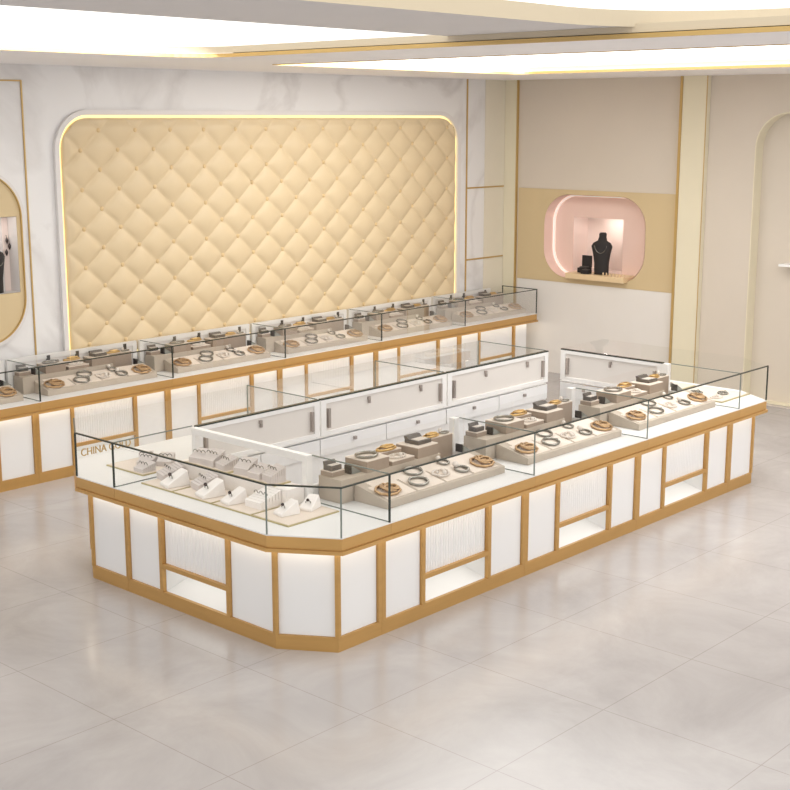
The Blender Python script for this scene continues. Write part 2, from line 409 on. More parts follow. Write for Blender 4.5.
led = MB(); FL = rrect(TX0 - .026, TX1 + .026, TZ0 - .018, TZ1 + .026, TR + .026, 14, (0, 1, 1, 0)); FL2 = rrect(TX0 - .004, TX1 + .004, TZ0 - .004, TZ1 + .004, TR + .004, 14, (0, 1, 1, 0))
plate(led, FL, [FL2], YB - .012, YB - .003, 'y'); part('light_strip', led, M['led_yellow'], tp)

# ------------------------------------------------------------------ necklace bust, earrings (for the niches)
def bust(name, label, loc, rz, s=1.0):
    t = empty(name, label, 'jewelry stand', loc, rz=rz)
    mb = MB(); prof = []
    rows = [(0, .082, .05, 0), (.03, .08, .05, 0), (.12, .082, .05, .0), (.22, .098, .052, -.004), (.30, .118, .052, -.006), (.335, .098, .048, -.004), (.36, .052, .036, .006), (.40, .04, .034, .014), (.43, .042, .034, .018), (.445, .03, .024, .02)]
    n = 18
    for z, rx, ry, dy in rows:
        for k in range(n):
            a = 2 * pi * k / n; mb.v.append((rx * cos(a) * s, (ry * sin(a) + dy) * s, z * s))
    for i in range(len(rows) - 1):
        for k in range(n):
            l = (k + 1) % n; mb.f.append((i * n + k, i * n + l, (i + 1) * n + l, (i + 1) * n + k))
    mb.f.append(tuple(range(n))[::-1]); mb.f.append(tuple((len(rows) - 1) * n + k for k in range(n)))
    o = link('body', mb.mesh('body', M['black'], smooth=True), t)
    ch = [(.07 * s * sin(a), (-.052 - .004 * cos(a)) * s, (.34 - .11 * cos(a / 1.0) * (1 if abs(a) < pi / 2 else .0)) * s) for a in [(-1.3 + 2.6 * i / 16) for i in range(17)]]
    link('necklace', MB().tube(ch, .0028 * s, 6).mesh('necklace', M['silver'], smooth=True), t)
    return t
# pink niche on the right wall
n1 = struct('trim_18', loop_wall(MB(), rrect(7.982, 9.364, 1.161, 2.126, .336, 10), XR - .02, XR + .18, 'x'), M['pink'])
struct('trim_19', lip([(a, b) for a, b in NI], .012, 0, 1), M['pink']) if False else None
rim = MB(); plate(rim, rrect(7.984, 9.362, 1.163, 2.124, .334, 10), [rrect(8.004, 9.342, 1.183, 2.104, .316, 10)], XR + .150, XR + .178, 'x'); struct('trim_19', rim, M['pink_glow'])
BX = [(8.395, 1.232), (9.085, 1.232), (9.085, 1.86), (8.395, 1.86)]
struct('trim_20', plate(MB(), rrect(7.95, 9.40, 1.13, 2.16, .34, 10), [BX], XR + .18, XR + .19, 'x'), M['pink'])
nb = MB(); loop_wall(nb, BX, XR + .1905, XR + .48, 'x'); nb.quad((XR + .48, 8.395, 1.232), (XR + .48, 9.085, 1.232), (XR + .48, 9.085, 1.86), (XR + .48, 8.395, 1.86))
struct('trim_21', nb, M['pink_light'])
ns = empty('niche_shelf', 'cream wooden shelf with small pegs projecting from the pink lit niche', 'shelf', (XR + .1, 8.59, 1.165))
part('board', MB().box(XR - .10, XR + .179, 8.19, 8.99, 1.165, 1.23), M['shelf'], ns, bevel=.006)
for k in range(7):
    y = 8.22 + .045 * k
    part('peg', MB().lathe([(.008, 0), (.008, .03), (.004, .036)], 8, (XR - .06, y, 1.23)), M['shelf'], ns)
bust('necklace_bust', 'black necklace bust standing on the cream shelf of the pink niche', (XR + .03, 8.575, 1.2305), -1.3, 1.08)
def ring_box(label, loc, rz, s, tall):
    t = empty('ring_box', label, 'jewelry box', loc, 'black boxes in the pink niche', rz)
    link('base', MB().box(-.055 * s, .055 * s, -.05 * s, .05 * s, 0, .05 * s).mesh('base', M['black'], bevel=.005), t)
    if tall:
        mb = MB().box(-.055 * s, .055 * s, .03 * s, .055 * s, .05 * s, .17 * s); link('lid', mb.mesh('lid', M['black'], bevel=.005), t)
    link('cushion', MB().box(-.04 * s, .04 * s, -.035 * s, .028 * s, .05 * s, .062 * s).mesh('cushion', M['dark_box'], bevel=.004), t)
    return t
ring_box('tall open black jewelry box beside the necklace bust in the pink niche', (XR + .06, 8.83, 1.2305), -pi / 2, 1.15, True)
ring_box('small low black jewelry box between tall black box and necklace bust', (XR - .045, 8.735, 1.2305), -pi / 2, .9, False)
# glass front of the pink niche box
struct('window_1', MB().box(XR + .186, XR + .188, 8.393, 9.087, 1.23, 1.862), M['glass'])
# oval niche on the back wall
OV = rrect(4.9, 6.19, 1.13, 2.56, .38, 14)
on = struct('trim_22', plate(MB(), OV, [NB], YB - .02, YB - .001, 'y'), M['tan_panel'])
OV1 = rrect(4.87, 6.22, 1.10, 2.59, .405, 14)
struct('trim_23', plate(MB(), OV1, [OV], YB - .035, YB - .001, 'y'), M['marble_frame'])
OV2 = rrect(4.897, 6.193, 1.127, 2.563, .382, 14); OV3 = rrect(4.905, 6.185, 1.135, 2.555, .376, 14)
struct('trim_24', plate(MB(), OV2, [OV3], YB - .04, YB - .0205, 'y'), M['gold_line'])
ob = MB(); loop_wall(ob, [(5.303, 1.549), (6.147, 1.549), (6.147, 2.187), (5.303, 2.187)], YB - .02, YB + .12, 'y'); ob.quad((5.30, YB + .12, 1.546), (6.15, YB + .12, 1.546), (6.15, YB + .12, 2.19), (5.30, YB + .12, 2.19))
struct('trim_25', ob, M['grey_back'])
struct('trim_26', MB().box(6.09, 6.145, YB + .115, YB + .1195, 1.5495, 2.1865), M['pink_light'])
bust('necklace_bust', 'black necklace bust cut by the frame edge in the tan oval niche', (5.962, YB + .06, 1.5495), .3, 1.0)
er = empty('earring', 'small dark leaf earring hanging on the pink side of tan oval niche', 'earring', (6.118, YB + .095, 1.93))
for k, (dx, dz, r) in enumerate(((0, .05, .6), (.02, .0, -.5), (-.01, -.05, .3))):
    part('leaf', MB().lathe([(.002, -.03), (.013, -.005), (.013, .008), (.002, .03)], 8, (6.118 + dx, YB + .095, 1.93 + dz)), M['gem'], er, smooth=True)
part('hook', MB().tube([(6.118, YB + .095, 2.005), (6.12, YB + .10, 2.02), (6.118, YB + .114, 2.025)], .002, 5), M['silver'], er)

# ------------------------------------------------------------------ counters
ZT = 1.006
def seg_box(mb, p, q, t0, t1, d0, d1, z0, z1):
    """box along segment p->q between distances t0..t1 and outward offsets d0..d1"""
    L = hypot(q[0] - p[0], q[1] - p[1]); ux, uy = (q[0] - p[0]) / L, (q[1] - p[1]) / L; nx, ny = uy, -ux
    P = lambda t, d, z: (p[0] + ux * t + nx * d, p[1] + uy * t + ny * d, z)
    return mb.hexa([P(t0, d1, z0), P(t1, d1, z0), P(t1, d0, z0), P(t0, d0, z0), P(t0, d1, z1), P(t1, d1, z1), P(t1, d0, z1), P(t0, d0, z1)])
def counter(label, group, path, segs, rear, loc, divs=(), top=True, seams=(), edges=None, wide=False):
    """path: outer glass line (ccw). segs[i] = list of (t0, t1, type) bays in glass-line distance. rear: closing points of the footprint."""
    root = empty('jewelry_counter', label, 'display counter', loc, group)
    off = offset_path
    base = off(path, -.078)
    part('plinth', MB().ribbon(base, -.20, 0, 0, .088), M['gold'], root)
    car = off(path, -.30) + list(rear)
    part('carcass', MB().prism(car, .0, .612), M['white_panel'], root)
    part('counter_band', MB().ribbon(path, -.32, 0, .640, .704).ribbon(path, -.32, .012, .613, .634).ribbon(path, -.32, -.006, .633, .641), M['gold_band'], root)
    dk = off(path, -.003) + list(rear)
    part('display_deck', MB().prism(dk, .7045, .712), M['white_deck'], root)
    part('light_strip', MB().ribbon(off(path, -.03), -.025, 0, .606, .6125), M['led_warm'], root)
    n = len(path)
    for i in range(n - 1):
        p, q = path[i], path[i + 1]
        L = hypot(q[0] - p[0], q[1] - p[1])
        for (t0, t1, ty) in segs[i]:
            if ty == 'P':
                mb = MB(); seg_box(mb, p, q, t0, t1, -.12, -.073, .0882, .6125); part('post', mb, M['gold'], root); continue
            if ty == 'w':
                mb = MB(); seg_box(mb, p, q, t0 + .002, t1 - .002, -.115, -.092, .0885, .612); part('panel', mb, M['white_panel'], root, bevel=.002)
            else:
                mb = MB(); k = int((t1 - t0) / .024); w = (t1 - t0 - .004) / k
                ux, uy = (q[0] - p[0]) / L, (q[1] - p[1]) / L; nx, ny = uy, -ux
                for j in range(k):
                    c = t0 + .002 + w * (j + .5); ring = []
                    for a in range(7):
                        an = pi * a / 6; ring.append((c - w * .5 * cos(an), -.105 + w * .24 * sin(an)))
                    for a in range(6):
                        (s0, d0), (s1, d1) = ring[a], ring[a + 1]
                        P = lambda t, d, z: (p[0] + ux * t + nx * d, p[1] + uy * t + ny * d, z)
                        mb.quad(P(s0, d0, .274), P(s1, d1, .274), P(s1, d1, .612), P(s0, d0, .612))
                part('fluted_panel', mb, M['white_panel'], root)
                mb = MB(); seg_box(mb, p, q, t0, t1, -.125, -.074, .246, .274); part('rail', mb, M['gold'], root)
                P = lambda t, d, z: (p[0] + ux * t + nx * d, p[1] + uy * t + ny * d, z)
                mb = MB(); d1, d2 = -.10, -.295; q0, q1 = t0, t1; t0, t1 = t0 + .002, t1 - .002
                mb.quad(P(t0, d2, .089), P(t1, d2, .089), P(t1, d2, .246), P(t0, d2, .246))
                mb.quad(P(t0, d1, .089), P(t0, d2, .089), P(t0, d2, .246), P(t0, d1, .246))
                mb.quad(P(t1, d2, .089), P(t1, d1, .089), P(t1, d1, .246), P(t1, d2, .246))
                mb.quad(P(t0, d1, .0885), P(t1, d1, .0885), P(t1, d2, .14), P(t0, d2, .14))
                mb.quad(P(t0, d1, .245), P(t1, d1, .245), P(t1, d2, .245), P(t0, d2, .245))
                t0, t1 = q0, q1; nich = part('niche', mb, M['white_deck'], root)
                mb = MB(); seg_box(mb, p, q, t0 + .01, t1 - .01, -.27, -.15, .238, .244); part('light_strip', mb, M['led_niche'], root, parent=nich)
        # glass
        a, b = off(path, -.004)[i], off(path, -.004)[i + 1]
        mb = MB().quad((*a, .712), (*b, .712), (*b, ZT - .006), (*a, ZT - .006)); pane = part('glass_pane', mb, M['glass'], root)
    ep = path if edges is None else path[edges[0]:edges[1]]
    if len(ep) > 1: part('glass_edge', MB().ribbon(ep, -.011, 0, ZT - .009, ZT), M['glass_edge'], root)
    if top:
        tp_ = off(path, -.011) + list(rear)
        mb = MB(); tri = tessellate_polygon([[Vector((x, y, 0)) for x, y in tp_]]); mb.v = [(x, y, ZT - .003) for x, y in tp_]; mb.f = [tuple(t) for t in tri]
        part('glass_top', mb, M['glass'], root)
    for (x, y, dark) in seams:
        w = .005 if dark else .0035
        part('glass_seam', MB().box(x - w, x + w, y - w, y + w, .712, ZT - .009), M['glass_edge'] if dark else M['glass_seam'], root)
    for (a, b) in divs:
        g = part('glass_divider', MB().quad((*a, .7125), (*b, .7125), (*b, ZT - .006), (*a, ZT - .006)), M['glass'], root)
        dx, dy = b[0] - a[0], b[1] - a[1]; L = hypot(dx, dy); ox, oy = -dy / L * .004, dx / L * .004
        for z0, z1, mt in ((ZT - .007, ZT - .001, 'glass_edge' if wide else 'glass_seam'), (.7122, .7165, 'glass_seam')):
            part('divider_edge', MB().hexa([(a[0] - ox, a[1] - oy, z0), (b[0] - ox, b[1] - oy, z0), (b[0] + ox, b[1] + oy, z0), (a[0] + ox, a[1] + oy, z0), (a[0] - ox, a[1] - oy, z1), (b[0] - ox, b[1] - oy, z1), (b[0] + ox, b[1] + oy, z1), (a[0] + ox, a[1] + oy, z1)]), M[mt], root, parent=g)
    return root

XE, YA, YBk, XC, YF, XD = 4.771, 5.344, 7.186, 5.009, 4.981, 10.006
XE2, YK = 10.244, 7.549
IG = 'island showcase counters'
X0, X1, X2, X3 = 5.415, 6.81, 8.185, 9.56
VR = YF + .70                     # rear line of the front row
# --- corner counter: end face and near chamfer
pth = [(XE, 6.768), (XE, YA), (XC, YF), (X0 - .001, YF)]
La = 6.77 - YA; Lc = hypot(XC - XE, YF - YA); tb = YA - 5.376
fY = lambda y: 6.77 - y
corner = counter('corner island counter with chamfered near edge and four ring mats', IG, pth,
    [[(0, .018, 'P'), (.018, fY(6.435), 'w'), (fY(6.435), fY(6.405), 'P'), (fY(6.405), fY(5.796), 'f'), (fY(5.796), fY(5.766), 'P'), (fY(5.766), fY(5.39), 'w')],
     [(.034, Lc - .054, 'w')],
     [(.045, X0 - XC - .03, 'w'), (X0 - XC - .03, X0 - XC, 'P')]],
    [(X0 - .001, VR), (X0 - .001, 6.768)], (5.1, 5.9, 0), divs=[((X0 - .007, YF + .01), (X0 - .007, VR - .055))],
    seams=[(XE + .006, YA + .002, 0), (XC, YF + .006, 0), (X0 - .008, YF + .008, 1)])
bpth = offset_path(pth, -.078)
for k in (1, 2):
    pp, cc, nn = bpth[k - 1], bpth[k], bpth[k + 1]
    def toward(a, b, d):
        L = hypot(b[0] - a[0], b[1] - a[1]); return (a[0] + (b[0] - a[0]) / L * d, a[1] + (b[1] - a[1]) / L * d)
    part('post', MB().ribbon([toward(cc, pp, .018), cc, toward(cc, nn, .018)], -.03, .005, .0882, .6125), M['gold'], corner)
# rear frame of the corner counter
fr = part('rear_frame', MB().box(X0 - .045, X0 - .005, VR - .01, 6.73, ZT - .045, ZT - .001).box(X0 - .045, X0 - .005, 6.69, 6.73, .712, ZT - .045).box(X0 - .050, X0 - .003, VR - .05, VR - .008, .712, ZT - .001), M['white_frame'], corner)
# --- three front counters
fx = lambda a: a
for k, (xa, xb, lab) in enumerate(((X0, X1, 'front island counter next to the chamfered corner counter'), (X1, X2, 'middle front island counter with white fluted panel and lit niche'), (X2, X3, 'far front island counter next to the end with silver jewelry mats'))):
    W = xb - xa
    xa, xb = xa + .001, xb - .001; c = counter(lab, IG, [(xa, YF), (xb, YF)],
        [[(0, .03, 'P'), (.03, .355, 'w'), (.355, .385, 'P'), (.385, .998, 'f'), (.998, 1.028, 'P'), (1.028, W - .03, 'w'), (W - .03, W, 'P')]],
        [(xb, VR), (xa, VR)], ((xa + xb) / 2, YF + .3, 0), divs=[((xb - .007, YF + .01), (xb - .007, VR - .055))], seams=[(xb - .008, YF + .008, 0)])
    part('rear_sill', MB().box(xa + .03, xb - .056, VR - .026, VR - .002, .712, .80), M['white_deck'], c)
    part('rear_post', MB().box(xb - .054, xb - .002, VR - .05, VR - .002, .712, ZT - .004), M['white_frame'], c)
# --- far end counter
pth = [(X3 + .001, YF), (XD, YF), (XE2, YA), (XE2, 6.75)]
Lr = XD - X3
endc = counter('far end island counter with pale silver jewelry mats by the beige wall', IG, pth,
    [[(0, .03, 'P'), (.03, Lr - .05, 'w')], [(.052, Lc - .034, 'w')], [(.034, .40, 'w'), (.40, .43, 'P'), (.43, 1.03, 'f'), (1.03, 1.06, 'P'), (1.06, 1.376, 'w'), (1.376, 1.406, 'P')]],
    [(X3 + .001, 6.75)], (9.95, 5.8, 0), divs=[], seams=[(XD, YF + .006, 1)], edges=(0, 2))
bpth = offset_path(pth, -.078)
for k in (1, 2):
    pp, cc, nn = bpth[k - 1], bpth[k], bpth[k + 1]
    part('post', MB().ribbon([toward(cc, pp, .018), cc, toward(cc, nn, .018)], -.03, .005, .0882, .6125), M['gold'], endc)
def rear_door(root, axis, c, a0, a1, face, lock_side=1):
    """white framed rear door; face = -1 or +1: side the inset points to"""
    def bx(mb, s0, s1, d0, d1, z0, z1):
        d0, d1 = sorted((c + face * d0, c + face * d1))
        return mb.box(s0, s1, d0, d1, z0, z1) if axis == 'y' else mb.box(d0, d1, s0, s1, z0, z1)
    mb = MB(); z0, z1 = .725, ZT - .012
    for (s0, s1, u0, u1) in ((a0, a1, z1 - .03, z1), (a0, a1, z0, z0 + .03), (a0, a0 + .05, z0 + .03, z1 - .03), (a1 - .05, a1, z0 + .03, z1 - .03)): bx(mb, s0, s1, 0, .022, u0, u1)
    dr = part('rear_door', mb, M['white_frame'], root)
    part('door_panel', bx(MB(), a0 + .05, a1 - .05, .002, .010, z0 + .03, z1 - .03), M['door_panel'], root, parent=dr)
    part('door_cap', bx(MB(), a0, a1, -.006, .024, z1, z1 + .010), M['glass_edge'], root, parent=dr)
    m = (a0 + a1) / 2
    for s in ((m,) if a1 - a0 < 1.2 else (a0 + (a1 - a0) * .36, a0 + (a1 - a0) * .78)):
        part('lock', bx(MB(), s - .012, s + .012, .010, .026, z1 - .075, z1 - .045).__class__.box(MB(), 0, 0, 0, 0, 0, 0) if False else bx(bx(MB(), s - .012, s + .012, .010, .026, z1 - .072, z1 - .048), s - .004, s + .010, .010, .03, z1 - .098, z1 - .072), M['metal_lock'], root, parent=dr)
    for s in (a0 + .065, a1 - .085):
        part('handle', bx(MB(), s, s + .02, .010, .035, z0 + .055, z1 - .07), M['metal_lock'], root, parent=dr)
    for (s0, s1) in ((a0 - .004, m - .004), (m + .004, a1 + .004)):
        d = part('drawer', bx(MB(), s0, s1, 0, .015, .575, .70), M['white_panel'], root, bevel=.002)
        part('knob', bx(MB(), (s0 + s1) / 2 - .012, (s0 + s1) / 2 + .012, .015, .035, .645, .669), M['metal_lock'], root, parent=d)
rear_door(endc, 'x', X3 + .001, 5.70, 6.735, -1)
# --- back row: corner and three counters whose rear doors face the aisle
YR = 6.77
pth = [(X0, YK), (5.009, YK), (XE, YBk), (XE, YR + .001)]
bc0 = counter('back corner island counter holding a tray of grey jewelry stands', IG, pth,
    [[(.045, .36, 'w')], [(.052, Lc - .034, 'w')], [(.034, YBk - YR - .014, 'w'), (YBk - YR - .014, YBk - YR - .001, 'P')]],
    [(X0, YR + .001), (X0, YK)], (5.1, 7.1, 0), divs=[((XE + .01, YR + .007), (X0 - .002, YR + .007))], seams=[(XE + .006, YBk, 1), (XE + .006, YR + .008, 1)], edges=(1, 4))
bpth = offset_path(pth, -.078)
for k in (1, 2):
    pp, cc, nn = bpth[k - 1], bpth[k], bpth[k + 1]
    part('post', MB().ribbon([toward(cc, pp, .018), cc, toward(cc, nn, .018)], -.03, .005, .0882, .6125), M['gold'], bc0)
for k, (xa, xb, lab) in enumerate(((5.42, 6.575, 'back island counter whose short white rear door adjoins the corner'), (6.575, 8.0, 'middle back island counter with long white rear door and locks'), (8.0, 9.38, 'last back island counter beside the open gap into the island'))):
    xa, xb = xa + .001, xb - .001; W = xb - xa
    c = counter(lab, IG, [(xb, YK), (xa, YK)], [[(0, .03, 'P'), (.03, .36, 'w'), (.36, .39, 'P'), (.39, W - .39, 'f'), (W - .39, W - .36, 'P'), (W - .36, W - .03, 'w'), (W - .03, W, 'P')]],
        [(xa, YR), (xb, YR)], ((xa + xb) / 2, 7.2, 0), divs=[((xb - .007, YR + .01), (xb - .007, YK - .01))], seams=[(xb - .008, YK - .012, 0)], edges=(0, 0))
    rear_door(c, 'y', YR, xa + .008, xb - .008, -1)

# --- wall counters
YW, YWR = 9.37, 9.895
WG = 'wall showcase counters'
WX = [4.535, 5.91, 7.285, 8.66, 10.035, 11.41, 12.76]
WN = ['sixth', 'fifth', 'fourth', 'third', 'second', 'first']
for k in range(6):
    xa, xb = WX[k] + .001, WX[k + 1] - .001; W = xb - xa; last = k == 5
    pth = [(xa, YW), (xb, YW)] + ([(xb, YWR)] if last else [])
    bays = [(0, .028, 'P'), (.028, .345, 'w'), (.345, .372, 'P'), (.372, 1.0, 'f'), (1.0, 1.028, 'P'), (1.028, W - (.078 if last else .028), 'w')] + ([] if last else [(W - .028, W, 'P')])
    segs = [bays] + ([[(.1, .5, 'w')]] if last else [])
    c = counter('%s wall counter from the pink niche, gold framed with white panels' % WN[k], WG, pth, segs,
        [(xa, YWR)] if last else [(xb, YWR), (xa, YWR)], ((xa + xb) / 2, 9.6, 0), divs=[((xa + .007, YW + .01), (xa + .007, YWR - .05))], seams=[(xa + .008, YW + .008, 1)] + ([(xb - .006, YW + .006, 1), (xb - .006, YWR - .006, 1)] if last else []))
    mb = MB(); f0, f1 = xa + .015, xb - (.27 if last else .015); z0, z1 = .712, ZT - .006
    for (s0, s1, u0, u1) in ((f0, f1, z1 - .04, z1), (f0, f0 + .045, z0, z1 - .04), (f1 - .045, f1, z0, z1 - .04)): mb.box(s0, s1, YWR - .03, YWR, u0, u1)
    dr = part('rear_door', mb, M['white_frame'], c)
    part('door_panel', MB().box(f0 + .045, f1 - .045, YWR - .02, YWR - .008, z0, z1 - .04), M['rear_gloss'], c, parent=dr)
    for s in (.30, .52, .90):
        part('latch', MB().box(f0 + (f1 - f0) * s - .016, f0 + (f1 - f0) * s + .016, YWR - .034, YWR - .02, z1 - .085, z1 - .012), M['black'], c, parent=dr)

# lettering on the niche of the second wall counter in view
cu = bpy.data.curves.new('lettering', 'FONT'); cu.body = 'CHINA GOLD'; cu.size = .105; cu.extrude = .004; cu.space_character = 1.0
to = bpy.data.objects.new('lettering_tmp', cu); COL.objects.link(to)
bpy.context.view_layer.update()
dg = bpy.context.evaluated_depsgraph_get(); tm = bpy.data.meshes.new_from_object(to.evaluated_get(dg)); bpy.data.objects.remove(to)
xs = [v.co.x for v in tm.vertices]; sc_ = .52 / (max(xs) - min(xs)); tm.materials.clear(); tm.materials.append(M['gold_line'])
sg = empty('brand_lettering', 'gold CHINA GOLD lettering standing in the lit niche of the wall counter', 'sign', (6.335, 9.455, .152))
lt = link('letters', tm, sg); lt.rotation_euler = (pi / 2, 0, 0); lt.scale = (sc_, sc_ * 1.1, 1)

# ------------------------------------------------------------------ jewelry and displays
MESH = {}
def cached(key, fn):
    if key not in MESH: MESH[key] = fn()
    return MESH[key]
def ell(a, b, rot=0, tilt=0, z=0, n=28, wob=0, k=6, c=(0, 0)):
    out = []
    for i in range(n):
        t = 2 * pi * i / n; r = 1 + wob * cos(k * t)
        x, y = a * r * cos(t), b * r * sin(t); zz = z + tilt * y
        out.append((c[0] + x * cos(rot) - y * sin(rot), c[1] + x * sin(rot) + y * cos(rot), zz))
    return out
def m_lattice(mat):
    mb = MB()
    for j in range(6):
        mb.tube(ell(.052, .022, j * pi / 6, .25, .022, 18, c=(.022 * cos(j * pi / 3), .018 * sin(j * pi / 3))), .0062, 6, True)
    return mb.mesh('lattice', mat, smooth=True)
def m_rim(mat): return MB().tube(ell(.088, .07, 0, 0, .009, 36, .04, 9), .009, 7, True).mesh('rim', mat, smooth=True)
def bracelet(loc, label, mat, s, group, rz=0, sy=1.0):
    t = empty('bracelet', label, 'bracelet', loc, group, rz)
    a = link('rim', cached(('rim', mat), lambda: m_rim(M[mat])), t); b = link('lattice', cached(('lat', mat), lambda: m_lattice(M[mat])), t)
    a.scale = b.scale = (s, s * sy, s); return t
def bangle(loc, label, s, group, sy=1.0):
    t = empty('bangle', label, 'bangle', loc, group)
    a = link('hoop', cached('bangle', lambda: MB().tube(ell(.07, .052, 0, 0, .009, 36), .0085, 8, True).mesh('hoop', M['silver'], smooth=True)), t); a.scale = (s, s * sy, s)
    b = link('clasp', cached('clasp', lambda: MB().lathe([(.004, 0), (.011, .004), (.011, .016), (.004, .021)], 10, (.07, 0, 0)).mesh('clasp', M['silver'], smooth=True)), t); b.scale = (s, s, s)
    return t
def ring(loc, label, s, group, sy=1.0):
    t = empty('ring', label, 'ring', loc, group)
    a = link('band', cached('band', lambda: MB().tube(ell(.042, .034, 0, 0, .007, 26), .007, 7, True).mesh('band', M['silver'], smooth=True)), t); a.scale = (s, s * sy, s)
    b = link('stone', cached('stone', lambda: MB().ball((-.018, .034, .022), .017, 8).mesh('stone', M['pearl'], smooth=True)), t); b.scale = (s, s * sy, s)
    return t
def necklace(loc, label, mat, s, group, rz=0, sy=1.0):
    t = empty('necklace', label, 'necklace', loc, group, rz)
    def mk():
        mb = MB(); n = 26
        for i in range(n):
            a = 2 * pi * i / n; mb.ball((.068 * cos(a) * (1 + .12 * sin(3 * a)), .045 * sin(a), .009), .0085, 5)
        return mb.mesh('chain', M[mat], smooth=True)
    a = link('chain', cached(('chain', mat), mk), t)
    b = link('pendant', cached(('pend', mat), lambda: MB().ball((.01, -.02, .016), .017, 7).ball((.035, .008, .013), .012, 6).ball((-.03, .01, .012), .011, 6).mesh('pendant', M[mat], smooth=True)), t)
    a.scale = b.scale = (s, s * sy, s); return t
def jewel_box(loc, label, w, d, h, group):
    t = empty('jewelry_box', label, 'jewelry box', loc, group)
    link('base', cached(('jb', w, d, h), lambda: MB().box(-w / 2, w / 2, -d / 2, d / 2, 0, h * .6).mesh('base', M['dark_box'], bevel=.003)), t)
    link('lid', cached(('jl', w, d, h), lambda: MB().hexa([(-w / 2, d * .2, h * .6), (w / 2, d * .2, h * .6), (w / 2, d / 2, h * .6), (-w / 2, d / 2, h * .6), (-w / 2, d * .34, h * 1.05), (w / 2, d * .34, h * 1.05), (w / 2, d * .55, h * 1.05), (-w / 2, d * .55, h * 1.05)]).mesh('lid', M['dark_box'])), t)
    link('cushion', cached(('jc', w, d, h), lambda: MB().box(-w * .38, w * .38, -d * .38, d * .15, h * .6, h * .68).mesh('cushion', M['pearl'], bevel=.002)), t)
    return t
def block(loc, label, w, d, h, group):
    t = empty('display_block', label, 'display block', loc, group)
    link('body', cached(('bb', w, d, h), lambda: MB().box(-w / 2, w / 2, -d / 2, d / 2, 0, h - .006).mesh('body', M['taupe_dark'], bevel=.002)), t)
    link('top_pad', cached(('bt', w, d), lambda: MB().box(-w / 2, w / 2, -d / 2, d / 2, -.006, 0).mesh('top_pad', M['cream_pad'], bevel=.002)), t).location = (0, 0, h)
    return t
def slanted_card(loc, label, group, rz=0.0):
    t = empty('card_stand', label, 'card stand', loc, group, rz)
    link('card', cached('card', lambda: MB().hexa([(0, -.03, 0), (.075, -.03, 0), (.075, .03, 0), (0, .03, 0), (0, -.03, .05), (.075, -.03, .006), (.075, .03, .006), (0, .03, .05)]).mesh('card', M['smoke'])), t)
    link('clip', cached('clip', lambda: MB().box(-.012, 0, -.028, .028, 0, .055).mesh('clip', M['black'], bevel=.004)), t)
    return t
